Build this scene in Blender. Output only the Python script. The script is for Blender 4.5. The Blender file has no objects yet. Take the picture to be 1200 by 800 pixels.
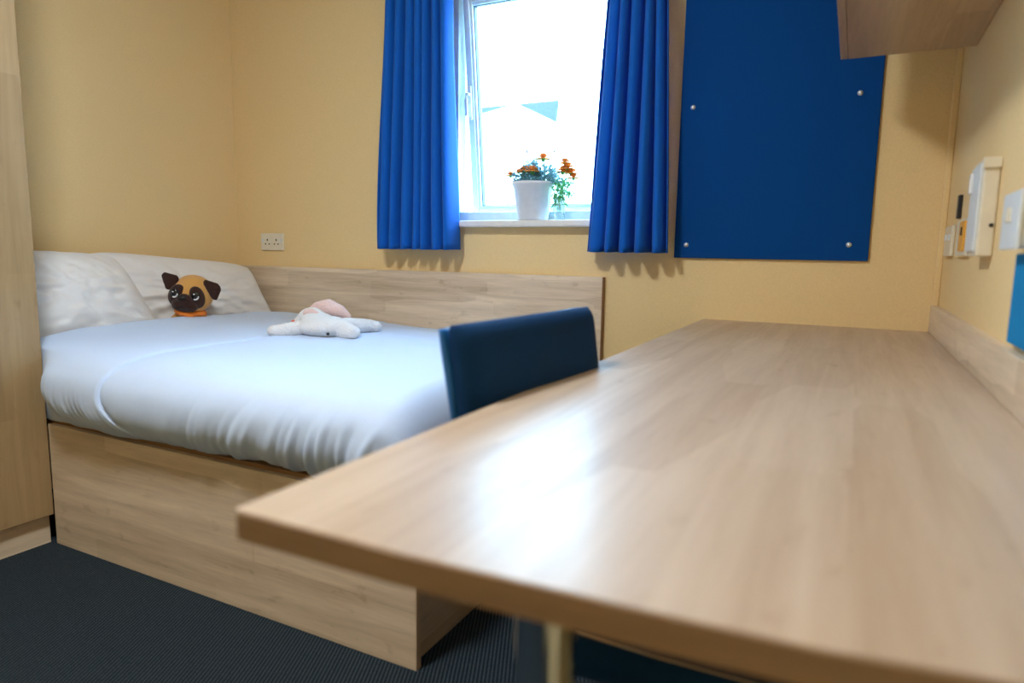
import bpy, bmesh, math, random
from mathutils import Vector, Matrix, noise
random.seed(7)
S = bpy.context.scene
COL = S.collection
PI = math.pi
CAM_H = 0.99
YB, XR, XL, YF, ZC = 2.479, 0.248, -2.86, -1.35, 2.42     # room: back wall, right wall, left wall, wall behind, ceiling

# ------------------------------------------------------------------ materials
def mat(name, col=(.8, .8, .8), rough=.5, metal=0., spec=.5, bump=None, coat=0., sheen=0.):
    m = bpy.data.materials.new(name); m.use_nodes = True
    b = m.node_tree.nodes['Principled BSDF']
    b.inputs['Base Color'].default_value = (*col, 1)
    b.inputs['Roughness'].default_value = rough
    b.inputs['Metallic'].default_value = metal
    b.inputs['Specular IOR Level'].default_value = spec
    b.inputs['Coat Weight'].default_value = coat
    if sheen:
        b.inputs['Sheen Weight'].default_value = sheen
    # every material is procedural: a fine noise varies the tone a touch
    nt = m.node_tree
    tc = nt.nodes.new('ShaderNodeTexCoord')
    n = nt.nodes.new('ShaderNodeTexNoise'); n.inputs['Scale'].default_value = (bump[0] if bump else 40)
    n.inputs['Detail'].default_value = 4
    nt.links.new(tc.outputs['Object'], n.inputs['Vector'])
    r = nt.nodes.new('ShaderNodeValToRGB')
    r.color_ramp.elements[0].position = .3; r.color_ramp.elements[1].position = .7
    r.color_ramp.elements[0].color = (*[c*.955 for c in col], 1)
    r.color_ramp.elements[1].color = (*[min(1, c*1.03) for c in col], 1)
    nt.links.new(n.outputs['Fac'], r.inputs['Fac'])
    nt.links.new(r.outputs['Color'], b.inputs['Base Color'])
    if bump:
        bp = nt.nodes.new('ShaderNodeBump'); bp.inputs['Strength'].default_value = bump[1]
        bp.inputs['Distance'].default_value = bump[2] if len(bump) > 2 else .002
        nt.links.new(n.outputs['Fac'], bp.inputs['Height'])
        nt.links.new(bp.outputs['Normal'], b.inputs['Normal'])
    return m

def wood(name, axis, dark, light, rough=.38, spec=.45, plank=.09, scale=1.0, contrast=1.0, coat=0.):
    """maple laminate: long soft grain along `axis` plus a block figure"""
    m = bpy.data.materials.new(name); m.use_nodes = True
    nt = m.node_tree; N = nt.nodes; L = nt.links
    b = N['Principled BSDF']; b.inputs['Roughness'].default_value = rough
    b.inputs['Specular IOR Level'].default_value = spec
    b.inputs['Coat Weight'].default_value = coat; b.inputs['Coat Roughness'].default_value = .24
    tc = N.new('ShaderNodeTexCoord')
    def mp(sc):
        k = N.new('ShaderNodeMapping'); k.inputs['Scale'].default_value = sc
        L.new(tc.outputs['Object'], k.inputs['Vector']); return k
    def stretch(lo, hi):
        v = [hi, hi, hi]; v[axis] = lo; return tuple(v)
    n1 = N.new('ShaderNodeTexNoise'); n1.inputs['Scale'].default_value = 1
    n1.inputs['Detail'].default_value = 6; n1.inputs['Distortion'].default_value = .6
    L.new(mp(stretch(1.6*scale, 26*scale)).outputs['Vector'], n1.inputs['Vector'])
    n2 = N.new('ShaderNodeTexNoise'); n2.inputs['Scale'].default_value = 1
    n2.inputs['Detail'].default_value = 8; n2.inputs['Roughness'].default_value = .65
    L.new(mp(stretch(9*scale, 170*scale)).outputs['Vector'], n2.inputs['Vector'])
    # staves: cells stretched along the grain, each a little different in tone
    vo = N.new('ShaderNodeTexVoronoi'); vo.inputs['Scale'].default_value = 1
    vo.distance = 'CHEBYCHEV'; vo.inputs['Randomness'].default_value = .55
    L.new(mp(stretch(1.7, 1/plank)).outputs['Vector'], vo.inputs['Vector'])
    bw = N.new('ShaderNodeRGBToBW'); L.new(vo.outputs['Color'], bw.inputs['Color'])
    # small dark flecks
    n3 = N.new('ShaderNodeTexNoise'); n3.inputs['Scale'].default_value = 1; n3.inputs['Detail'].default_value = 3
    L.new(mp(stretch(14, 30)).outputs['Vector'], n3.inputs['Vector'])
    fl = N.new('ShaderNodeMapRange'); fl.inputs['From Min'].default_value = .64; fl.inputs['From Max'].default_value = .78
    L.new(n3.outputs['Fac'], fl.inputs['Value'])
    def mth(op, a, c):
        k = N.new('ShaderNodeMath'); k.operation = op
        for i, v in enumerate((a, c)):
            if isinstance(v, (int, float)): k.inputs[i].default_value = v
            else: L.new(v, k.inputs[i])
        return k.outputs[0]
    f = mth('ADD', mth('MULTIPLY', n1.outputs['Fac'], .62*contrast), mth('MULTIPLY', n2.outputs['Fac'], .32*contrast))
    f = mth('ADD', f, mth('MULTIPLY', bw.outputs[0], .26))
    f = mth('SUBTRACT', f, mth('MULTIPLY', fl.outputs[0], .18))
    r = N.new('ShaderNodeValToRGB')
    r.color_ramp.elements[0].position = .36; r.color_ramp.elements[1].position = .76
    r.color_ramp.elements[0].color = (*dark, 1); r.color_ramp.elements[1].color = (*light, 1)
    L.new(f, r.inputs['Fac']); L.new(r.outputs['Color'], b.inputs['Base Color'])
    bp = N.new('ShaderNodeBump'); bp.inputs['Strength'].default_value = .05; bp.inputs['Distance'].default_value = .001
    L.new(n2.outputs['Fac'], bp.inputs['Height']); L.new(bp.outputs['Normal'], b.inputs['Normal'])
    return m

MD, ML = (.50, .36, .23), (.84, .68, .50)
M = dict(
    wall=mat('wall_paint', (.87, .64, .32), .75, spec=.25, bump=(220, .06, .001)),
    ceiling=mat('ceiling_paint', (.82, .80, .74), .9, spec=.2),
    maple_x=wood('maple_laminate_x', 0, MD, ML),
    maple_y=wood('maple_laminate_y', 1, MD, ML),
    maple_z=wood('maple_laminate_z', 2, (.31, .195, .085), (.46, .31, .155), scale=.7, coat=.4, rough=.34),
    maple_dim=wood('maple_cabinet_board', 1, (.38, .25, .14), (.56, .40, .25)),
    desk=wood('desk_laminate', 1, (.42, .285, .18), (.60, .455, .325), rough=.46, spec=.42, coat=.24, plank=.12),
    edge=wood('desk_edging', 0, (.24, .15, .09), (.36, .23, .14), rough=.5, plank=.2),
    box_edge=mat('pale_edging', (.74, .55, .36), .4),
    brown_edge=mat('brown_board', (.30, .16, .07), .5),
    cotton=mat('white_cotton', (.60, .72, .93), .85, spec=.2, bump=(600, .12, .0006), sheen=.15),
    cotton_warm=mat('ivory_cotton', (.83, .80, .77), .85, spec=.2, bump=(600, .12, .0006), sheen=.15),
    board=mat('blue_board_fabric', (.001, .058, .25), .9, spec=.15, bump=(900, .3, .0006)),
    chair_blue=mat('navy_chair_fabric', (.002, .032, .105), .85, spec=.2, bump=(900, .35, .0006)),
    chair_shell=mat('blue_piping', (.01, .14, .45), .4), piping=mat('beige_piping', (.62, .48, .36), .5),
    chrome=mat('chrome', (.60, .68, .78), .14, metal=1.),
    cap=mat('steel_cap', (.88, .88, .86), .38, metal=.6),
    black=mat('black_plastic', (.02, .02, .022), .4),
    dark=mat('dark_recess', (.02, .016, .014), .7),
    upvc=mat('white_upvc', (.62, .75, .80), .25),
    gasket=mat('grey_gasket', (.05, .10, .13), .5),
    white_paint=mat('white_gloss_paint', (.86, .86, .85), .3),
    plastic=mat('white_plastic', (.80, .73, .58), .35),
    plastic_cool=mat('cool_white_plastic', (.74, .78, .80), .35),
    amber=mat('amber_plastic', (.85, .42, .05), .4),
    cyan_board=mat('bright_blue_fabric', (.0, .22, .50), .8, spec=.2),
    ceramic=mat('white_ceramic', (.84, .86, .88), .28),
    soil=mat('soil', (.06, .04, .025), .95, bump=(120, .8, .004)),
    leaf=mat('blue_green_leaf', (.20, .50, .58), .6),
    leaf_green=mat('fresh_green_leaf', (.14, .58, .22), .55),
    petal=mat('orange_petal', (1., .38, .03), .6),
    bud=mat('purple_bud', (.07, .05, .12), .7),
    fur_tan=mat('tan_plush', (.72, .36, .09), .95, spec=.1, bump=(260, .9, .004), sheen=.4),
    fur_dark=mat('dark_brown_plush', (.045, .018, .012), .9, spec=.15, bump=(260, .9, .004), sheen=.2),
    fur_black=mat('black_plush', (.012, .008, .008), .5, spec=.4),
    orange=mat('orange_ribbon', (.85, .22, .02), .7, bump=(200, .4, .002)),
    eye_white=mat('eye_white', (.85, .85, .85), .2),
    eye_black=mat('eye_black', (.01, .01, .012), .08),
    fur_white=mat('white_plush', (.84, .83, .83), .95, spec=.1, bump=(180, 1., .006), sheen=.4),
    fur_pink=mat('pale_pink_plush', (.86, .62, .58), .95, spec=.1, bump=(180, 1., .005), sheen=.4),
    coral=mat('coral_felt', (.75, .16, .10), .8),
    render_white=mat('white_render', (.80, .80, .78), .9),
    slate=mat('blue_slate', (.002, .011, .015), .7, bump=(12, .5, .02)),
    ground=mat('pale_paving', (.42, .42, .40), .9),
    lamp_glass=mat('opal_glass', (.9, .88, .84), .4),
)

def curtain_mat():
    m = mat('blue_curtain_cloth', (.0, .125, .56), .75, spec=.25, bump=(700, .25, .0006), sheen=.1)
    nt = m.node_tree; N = nt.nodes; b = N['Principled BSDF']
    t = N.new('ShaderNodeBsdfTranslucent'); t.inputs['Color'].default_value = (.0, .22, .75, 1)
    mx = N.new('ShaderNodeMixShader'); mx.inputs['Fac'].default_value = .10
    nt.links.new(b.outputs[0], mx.inputs[1]); nt.links.new(t.outputs[0], mx.inputs[2])
    nt.links.new(mx.outputs[0], N['Material Output'].inputs['Surface'])
    return m
M['curtain'] = curtain_mat()

def glass_mat(name, gloss=.06):
    m = bpy.data.materials.new(name); m.use_nodes = True
    nt = m.node_tree; N = nt.nodes
    for n in list(N):
        if n.type == 'BSDF_PRINCIPLED': N.remove(n)
    a = N.new('ShaderNodeBsdfTransparent'); a.inputs['Color'].default_value = (.95, .98, .98, 1)
    g = N.new('ShaderNodeBsdfGlossy'); g.inputs['Roughness'].default_value = .02
    lw = N.new('ShaderNodeLayerWeight'); lw.inputs['Blend'].default_value = .35
    mr = N.new('ShaderNodeMath'); mr.operation = 'MULTIPLY'; mr.inputs[1].default_value = gloss*6
    nt.links.new(lw.outputs['Fresnel'], mr.inputs[0])
    mx = N.new('ShaderNodeMixShader')
    nt.links.new(mr.outputs[0], mx.inputs['Fac'])
    nt.links.new(a.outputs[0], mx.inputs[1]); nt.links.new(g.outputs[0], mx.inputs[2])
    nt.links.new(mx.outputs[0], N['Material Output'].inputs['Surface'])
    return m
M['pane'] = glass_mat('window_glass')
M['vase_glass'] = glass_mat('vase_glass', .05)

def carpet_mat():
    m = bpy.data.materials.new('ribbed_carpet'); m.use_nodes = True
    nt = m.node_tree; N = nt.nodes; L = nt.links; b = N['Principled BSDF']
    b.inputs['Roughness'].default_value = .95; b.inputs['Specular IOR Level'].default_value = .12
    tc = N.new('ShaderNodeTexCoord')
    mp = N.new('ShaderNodeMapping'); mp.inputs['Rotation'].default_value = (0, 0, math.radians(-24))
    L.new(tc.outputs['Object'], mp.inputs['Vector'])
    w = N.new('ShaderNodeTexWave'); w.wave_type = 'BANDS'; w.bands_direction = 'X'
    w.inputs['Scale'].default_value = 34; w.inputs['Distortion'].default_value = .7
    w.inputs['Detail'].default_value = 2; w.inputs['Detail Scale'].default_value = 6
    L.new(mp.outputs[0], w.inputs['Vector'])
    n = N.new('ShaderNodeTexNoise'); n.inputs['Scale'].default_value = 260; n.inputs['Detail'].default_value = 3
    L.new(tc.outputs['Object'], n.inputs['Vector'])
    mul = N.new('ShaderNodeMath'); mul.operation = 'MULTIPLY'
    L.new(w.outputs['Fac'], mul.inputs[0]); L.new(n.outputs['Fac'], mul.inputs[1])
    r = N.new('ShaderNodeValToRGB')
    r.color_ramp.elements[0].position = .12; r.color_ramp.elements[1].position = .55
    r.color_ramp.elements[0].color = (.007, .013, .018, 1); r.color_ramp.elements[1].color = (.052, .066, .075, 1)
    L.new(mul.outputs[0], r.inputs['Fac']); L.new(r.outputs['Color'], b.inputs['Base Color'])
    bp = N.new('ShaderNodeBump'); bp.inputs['Strength'].default_value = .6; bp.inputs['Distance'].default_value = .003
    L.new(mul.outputs[0], bp.inputs['Height']); L.new(bp.outputs['Normal'], b.inputs['Normal'])
    return m
M['carpet'] = carpet_mat()

# ------------------------------------------------------------------ helpers
ORG = {}
def empty(name, loc, label, cat, group=None):
    o = bpy.data.objects.new(name, None); COL.objects.link(o); o.location = loc
    o.empty_display_size = .1
    o['label'] = label; o['category'] = cat
    if group: o['group'] = group
    ORG[o] = Vector(loc); return o

def obj(name, bm, m, parent=None, origin=None, smooth=False, mods=()):
    """bm holds world coordinates; the object hangs below its parent"""
    org = ORG[parent] if parent else Vector(origin if origin is not None else (0, 0, 0))
    bmesh.ops.translate(bm, verts=bm.verts, vec=-org)
    bmesh.ops.recalc_face_normals(bm, faces=bm.faces)
    me = bpy.data.meshes.new(name); bm.to_mesh(me); bm.free()
    for mm in (m if isinstance(m, (list, tuple)) else [m]): me.materials.append(mm)
    if smooth:
        for p in me.polygons: p.use_smooth = True
    o = bpy.data.objects.new(name, me); COL.objects.link(o)
    if parent: o.parent = parent
    else: o.location = org
    ORG[o] = org
    for kind, kw in mods:
        md = o.modifiers.new(kind.lower(), kind)
        for k, v in kw.items(): setattr(md, k, v)
    return o

def tag(o, label, cat, group=None):
    o['label'] = label; o['category'] = cat
    if group: o['group'] = group
    return o
def struct(name, bm, m, parent=None, **k):
    o = obj(name, bm, m, parent, **k)
    if not parent: o['kind'] = 'structure'
    return o

def box(bm, x0, x1, y0, y1, z0, z1, bev=0., seg=2, midx=0):
    vs = [bm.verts.new((x, y, z)) for z in (z0, z1) for y in (y0, y1) for x in (x0, x1)]
    fs = [bm.faces.new([vs[i] for i in q]) for q in
          ((0, 2, 3, 1), (4, 5, 7, 6), (0, 1, 5, 4), (2, 6, 7, 3), (0, 4, 6, 2), (1, 3, 7, 5))]
    for f in fs: f.material_index = midx
    if bev:
        es = set(e for f in fs for e in f.edges)
        bmesh.ops.bevel(bm, geom=list(es), offset=bev, segments=seg, profile=.5, affect='EDGES', clamp_overlap=True)
    return bm
def nb(): return bmesh.new()
def bx(*a, **k): return box(nb(), *a, **k)

def tube(bm, pts, r, n=12, caps=True):
    pts = [Vector(p) for p in pts]; rings = []
    for i, p in enumerate(pts):
        if i == 0: d = pts[1]-p
        elif i == len(pts)-1: d = p-pts[-2]
        else: d = (pts[i+1]-p).normalized()+(p-pts[i-1]).normalized()
        d.normalize()
        ref = Vector((0, 0, 1)) if abs(d.z) < .9 else Vector((1, 0, 0))
        a = d.cross(ref).normalized(); b = d.cross(a)
        rr = r[i] if isinstance(r, (list, tuple)) else r
        rings.append([bm.verts.new(p+a*rr*math.cos(t*2*PI/n)+b*rr*math.sin(t*2*PI/n)) for t in range(n)])
    for A, B in zip(rings, rings[1:]):
        for i in range(n): bm.faces.new((A[i], A[(i+1) % n], B[(i+1) % n], B[i]))
    if caps:
        bm.faces.new(rings[0]); bm.faces.new(list(reversed(rings[-1])))
    return bm

def lathe(bm, cx, cy, prof, n=40):
    """prof: (radius, z) list; closed solid of revolution"""
    rings = []
    for r, z in prof:
        if r < 1e-6: rings.append([bm.verts.new((cx, cy, z))])
        else: rings.append([bm.verts.new((cx+r*math.cos(i*2*PI/n), cy+r*math.sin(i*2*PI/n), z)) for i in range(n)])
    for A, B in zip(rings, rings[1:]):
        if len(A) == 1 and len(B) == 1: continue
        for i in range(n):
            j = (i+1) % n
            if len(A) == 1: bm.faces.new((A[0], B[j], B[i]))
            elif len(B) == 1: bm.faces.new((A[i], A[j], B[0]))
            else: bm.faces.new((A[i], A[j], B[j], B[i]))
    return bm

def ell(bm, c, r, rot=None, n=20, mi=0):
    mt = Matrix.Translation(Vector(c))
    if rot is not None: mt = mt @ rot.to_4x4()
    mt = mt @ Matrix.Diagonal((*r, 1))
    g = bmesh.ops.create_uvsphere(bm, u_segments=n, v_segments=max(8, n*2//3), radius=1, matrix=mt)
    return g['verts']

def disc_y(bm, c, r, t, n=20, axis='Y'):
    rot = Matrix.Rotation(PI/2, 4, 'X') if axis == 'Y' else Matrix.Rotation(PI/2, 4, 'Y')
    bmesh.ops.create_cone(bm, cap_ends=True, segments=n, radius1=r, radius2=r*.9, depth=t, matrix=Matrix.Translation(Vector(c)) @ rot)
    return bm

REM = lambda v: ('REMESH', dict(mode='VOXEL', voxel_size=v, use_smooth_shade=True))
SMO = lambda n, f=.5: ('SMOOTH', dict(iterations=n, factor=f))
SUB = lambda n: ('SUBSURF', dict(levels=n, render_levels=n))

# ------------------------------------------------------------------ room shell
T = .25
WX0, WX1, WZ0, WZ1 = -1.62, -.70, 1.096, 2.10
bm = nb()
box(bm, XL-T, WX0, YB, YB+T, -.1, ZC+.1); box(bm, WX1, XR+T, YB, YB+T, -.1, ZC+.1)
box(bm, WX0, WX1, YB, YB+T, -.1, WZ0); box(bm, WX0, WX1, YB, YB+T, WZ1, ZC+.1)
struct('wall_back', bm, M['wall'])
struct('wall_left', bx(XL-T, XL, YF-T, YB, 0, ZC), M['wall'])
struct('wall_right', bx(XR, XR+T, YF-T, YB, 0, ZC), M['wall'])
struct('wall_front', bx(XL, XR, YF-T, YF, 0, ZC), M['wall'])
struct('floor', bx(XL-T, XR+T, YF-T, YB, -.1, 0), M['carpet'])
struct('ceiling', bx(XL-T, XR+T, YF-T, YB, ZC, ZC+.1), M['ceiling'])
struct('trim_1', bx(XR-.018, XR, YB-.018, YB, .76, 1.80, bev=.004), M['wall'])   # painted corner trunking

# window_1: fixed frame, top hung sash pushed open at the bottom, inner sill
win = bpy.data.objects.new('window_1', None); COL.objects.link(win)
win.location = ((WX0+WX1)/2, YB+.06, WZ0); win['kind'] = 'structure'; ORG[win] = Vector(win.location)
bm = nb()
FY0, FY1 = 2.535, 2.60
box(bm, WX0, WX0+.062, FY0, FY1, 1.12, WZ1, bev=.004); box(bm, WX1-.062, WX1, FY0, FY1, 1.12, WZ1, bev=.004)
box(bm, WX0+.062, WX1-.062, FY0, FY1, 1.12, 1.160, bev=.004); box(bm, WX0+.062, WX1-.062, FY0, FY1, WZ1-.045, WZ1, bev=.004)
obj('window_frame', bm, M['upvc'], win)
bm = nb(); box(bm, WX0+.001, WX1-.001, YB-.001, 2.534, 1.0965, 1.1195)
box(bm, WX0-.02, WX1+.02, 2.428, YB-.0008, 1.093, 1.1200, bev=.006, seg=3)
obj('window_sill', bm, M['white_paint'], win)
# sash, built closed then tipped about its top edge
SX0, SX1, SZ0, SZ1 = WX0+.072, WX1-.072, 1.150, 2.058
TILT = Matrix.Translation((0, 2.575, SZ1)) @ Matrix.Rotation(math.radians(6.6), 4, 'X') @ Matrix.Translation((0, -2.575, -SZ1))
def tilt(bm): bmesh.ops.transform(bm, matrix=TILT, verts=bm.verts); return bm
bm = nb()
def ring(bm, x0, x1, z0, z1, w, y0, y1, bev=.004):
    box(bm, x0, x0+w, y0, y1, z0, z1, bev=bev); box(bm, x1-w, x1, y0, y1, z0, z1, bev=bev)
    box(bm, x0+w, x1-w, y0, y1, z0, z0+w, bev=bev); box(bm, x0+w, x1-w, y0, y1, z1-w, z1, bev=bev)
ring(bm, SX0, SX1, SZ0, SZ1, .030, 2.545, 2.605); ring(bm, SX0+.026, SX1-.026, SZ0+.026, SZ1-.026, .014, 2.553, 2.600)
sash = obj('sash', tilt(bm), M['upvc'], win)
bm = nb(); ring(bm, SX0+.039, SX1-.039, SZ0+.039, SZ1-.039, .004, 2.566, 2.590, bev=0)
obj('gasket', tilt(bm), M['gasket'], sash)
obj('glass_pane', tilt(bx(SX0+.041, SX1-.041, 2.576, 2.580, SZ0+.041, SZ1-.041)), M['pane'], sash)
bm = nb(); box(bm, SX0+.006, SX0+.024, 2.534, 2.546, 1.56, 1.70, bev=.003)
tube(bm, [(SX0+.015, 2.536, 1.665), (SX0+.015, 2.518, 1.665), (SX0+.013, 2.512, 1.64), (SX0+.012, 2.512, 1.575)], [.008, .008, .008, .006])
obj('window_handle', tilt(bm), M['plastic_cool'], sash)

# ------------------------------------------------------------------ curtains
def curtain(name, label, L0, L1, R0, R1, ztop, zbot, folds, seed, y0=2.396, amp=.038):
    """L0/R0 edges at the hem, L1/R1 edges at z=2"""
    rt = empty(name, ((L0+R0)/2, y0, zbot), label, 'curtain', 'blue curtains beside the window')
    bm = nb(); nu, nv = 220, 46
    rnd = random.Random(seed); ph = [rnd.uniform(-.9, .9) for _ in range(40)]; am = [rnd.uniform(.35, 1.45) for _ in range(40)]
    grid = []
    for j in range(nv+1):
        z = zbot+(ztop-zbot)*j/nv; k = (z-zbot)/(2.0-zbot)
        xl = L0+(L1-L0)*k; xr = R0+(R1-R0)*k
        row = []
        for i in range(nu+1):
            u = i/nu
            w = u + .034*noise.noise((u*4, z*.9, seed))
            p = w*folds+2; c = int(max(0, min(38, math.floor(p)))); fr = p-math.floor(p)
            a0, a1 = am[c], am[c+1]; A = a0+(a1-a0)*(fr*fr*(3-2*fr))
            q0, q1 = ph[c], ph[c+1]; Q = q0+(q1-q0)*(fr*fr*(3-2*fr))
            s = math.sin(2*PI*p+Q)
            s = math.copysign(abs(s)**.75, s)
            y = y0+amp*A*s*(.75+.25*(1-k)) + .012*noise.noise((u*3, z*.8, seed+9)) - .006*(1-k)
            x = xl+(xr-xl)*u + .006*math.cos(2*PI*p+Q)
            row.append(bm.verts.new((x, y, z + (.0015*math.sin(2*PI*p) if j == 0 else 0))))
        grid.append(row)
    for A, B in zip(grid, grid[1:]):
        for i in range(nu): bm.faces.new((A[i], A[i+1], B[i+1], B[i]))
    c = obj('curtain_cloth', bm, M['curtain'], rt, smooth=True, mods=[('SOLIDIFY', dict(thickness=.0025, offset=0))])
    return rt
curtain('curtain', 'blue pleated curtain hanging on the left side of the window', -1.888, -1.840, -1.486, -1.516, 2.22, .997, 7.2, 3)
curtain('curtain', 'blue pleated curtain hanging between the window and the blue noticeboard', -.909, -.852, -.583, -.625, 2.22, .997, 5.6, 11)
tk = nb(); box(tk, -1.96, -.52, 2.393, 2.417, 2.222, 2.245, bev=.004)
for x in (-1.9, -1.26, -.60): box(tk, x-.012, x+.012, 2.417, YB-.0005, 2.225, 2.242)
tag(obj('curtain_track', tk, M['upvc'], origin=(-1.24, YB, 2.23)), 'white curtain track above the window', 'curtain track')

# ------------------------------------------------------------------ pinboard on the back wall
pb = empty('noticeboard', (-.27, YB, .981), 'large blue fabric noticeboard on the wall right of the window', 'noticeboard')
obj('board_panel', bx(-.588, .042, YB-.014, YB-.0003, .981, 2.06, bev=.003), M['board'], pb)
for (x, z) in ((-.545, 1.508), (-.020, 1.511), (-.545, 1.028), (-.017, 1.033), (-.545, 1.99), (-.02, 1.99)):
    bm = nb(); disc_y(bm, (x, YB-.0155, z), .0085, .003); ell(bm, (x, YB-.017, z), (.006, .004, .006), n=14)
    obj('screw_cap', bm, M['cap'], pb, smooth=True)

# ------------------------------------------------------------------ wall cabinet over the desk
cab = empty('wall_cabinet', (.09, 1.6, 1.549), 'maple cabinet mounted high on the right wall above the desk', 'cabinet')
CX, CY0, CY1, CZ0, CZ1 = -.075, .95, 2.193, 1.549, 1.98
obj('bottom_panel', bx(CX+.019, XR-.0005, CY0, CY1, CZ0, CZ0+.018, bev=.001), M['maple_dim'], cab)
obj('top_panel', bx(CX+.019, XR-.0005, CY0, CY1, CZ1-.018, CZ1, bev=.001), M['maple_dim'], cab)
obj('side_panel', bx(CX+.019, XR-.0005, CY1-.018, CY1, CZ0+.018, CZ1-.018), M['maple_z'], cab)
obj('side_panel', bx(CX+.019, XR-.0005, CY0, CY0+.018, CZ0+.018, CZ1-.018), M['maple_z'], cab)
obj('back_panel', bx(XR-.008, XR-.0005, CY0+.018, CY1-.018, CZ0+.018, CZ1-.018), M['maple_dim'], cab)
for a, b, hy in ((CY0+.001, 1.570, 1.53), (1.573, CY1-.001, 1.61)):
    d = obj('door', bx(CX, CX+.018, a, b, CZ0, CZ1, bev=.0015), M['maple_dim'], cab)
    bm = nb(); tube(bm, [(CX, hy, 1.60), (CX-.02, hy, 1.605), (CX-.02, hy, 1.695), (CX, hy, 1.70)], .004)
    obj('handle', bm, M['chrome'], d, smooth=True)

# ------------------------------------------------------------------ fittings on the walls
def uk_socket_back(x0, x1, z0, z1):
    rt = empty('double_socket', ((x0+x1)/2, YB, z0), 'cream double power socket on the wall above the headboard', 'socket')
    obj('faceplate', bx(x0, x1, YB-.011, YB-.0003, z0, z1, bev=.003), M['plastic'], rt)
    w = x1-x0
    for s, cx in ((-1, x0+w*.30), (1, x0+w*.70)):
        bm = nb(); zc = z0+(z1-z0)*.50
        box(bm, cx-.0035, cx+.0035, YB-.0118, YB-.0105, zc+.004, zc+.014)
        for k in (-1, 1): box(bm, cx+k*.0125-.004, cx+k*.0125+.004, YB-.0118, YB-.0105, zc-.014, zc-.008)
        obj('pin_holes', bm, M['dark'], rt)
        sx = cx+s*.030
        obj('rocker', bx(sx-.006, sx+.006, YB-.0145, YB-.0105, zc+.000, zc+.014, bev=.001), M['plastic_cool'], rt)
uk_socket_back(-2.684, -2.532, .981, 1.066)

def right_fit(name, label, cat, y0, y1, z0, z1, d, m, bev=.003, part='faceplate'):
    rt = empty(name, (XR, (y0+y1)/2, z0), label, cat)
    obj(part, bx(XR-d, XR-.0003, y0, y1, z0, z1, bev=bev), m, rt)
    return rt
s1 = right_fit('double_socket', 'pale socket plate on the right wall nearest the corner', 'socket', 2.235, 2.385, 1.000, 1.086, .010, M['plastic'])
for yy in (2.265, 2.345):
    obj('rocker', bx(XR-.014, XR-.0095, yy-.006, yy+.006, 1.045, 1.062, bev=.001), M['plastic_cool'], s1)
st = nb(); box(st, XR-.010, XR-.0003, 2.150, 2.178, 1.100, 1.162, bev=.002)
tag(obj('cable_clip', st, M['black'], origin=(XR, 2.165, 1.10)), 'slim dark strip on the right wall above the amber switch', 'clip')
s2 = right_fit('fused_switch', 'small amber and cream switch plate between two white fittings on the right wall', 'switch', 1.930, 2.120, 1.000, 1.092, .011, M['plastic'])
obj('amber_cover', bx(XR-.016, XR-.0105, 1.950, 2.030, 1.012, 1.085, bev=.002), M['amber'], s2)
obj('fuse_slot', bx(XR-.0175, XR-.0155, 1.975, 1.995, 1.050, 1.070), M['dark'], s2)
o = obj('neon', bx(XR-.008, XR-.0003, 1.900, 1.920, 1.008, 1.028, bev=.001), M['amber'], s2)
# control box
cb = empty('control_box', (XR, 1.70, .998), 'tall cream control box projecting from the right wall, largest of its fittings', 'control box')
obj('housing', bx(.219, XR-.0003, 1.640, 1.765, .998, 1.193, bev=.004), M['plastic'], cb)
obj('front_cover', bx(.214, .2195, 1.650, 1.757, 1.008, 1.183, bev=.002), M['plastic_cool'], cb)
obj('lid_lip', bx(.216, XR-.0003, 1.634, 1.6405, 1.172, 1.193, bev=.002), M['plastic'], cb)
bm = nb(); disc_y(bm, (.2405, 1.6392, 1.060), .0042, .003, 14); obj('key_hole', bm, M['dark'], cb)
bm = nb(); box(bm, .209, .2145, 1.735, 1.755, 1.130, 1.172, bev=.002); obj('display', bm, M['eye_white'], cb)
# near socket box
nx = empty('switch_box', (XR, 1.29, 1.01), 'white surface switch box on the right wall beside the blue panel', 'switch')
obj('back_box', bx(XR-.030, XR-.0003, 1.232, 1.350, 1.010, 1.093, bev=.003), M['plastic_cool'], nx)
obj('faceplate', bx(XR-.036, XR-.0295, 1.228, 1.354, 1.007, 1.096, bev=.003), M['plastic_cool'], nx)
obj('rocker', bx(XR-.041, XR-.0355, 1.283, 1.300, 1.050, 1.072, bev=.001), M['plastic'], nx)
# bright blue board along the right wall
rb = empty('wall_board', (XR, .8, .856), 'low bright blue fabric strip board on the right wall at the photo edge', 'noticeboard')
obj('board_panel', bx(XR-.012, XR-.0003, .25, 1.352, .856, 1.002, bev=.003), M['cyan_board'], rb)
for (y, z) in ((.29, .885), (.29, .975)):
    bm = nb(); disc_y(bm, (XR-.0135, y, z), .0085, .003, axis='X'); obj('screw_cap', bm, M['chrome'], rb)

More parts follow.
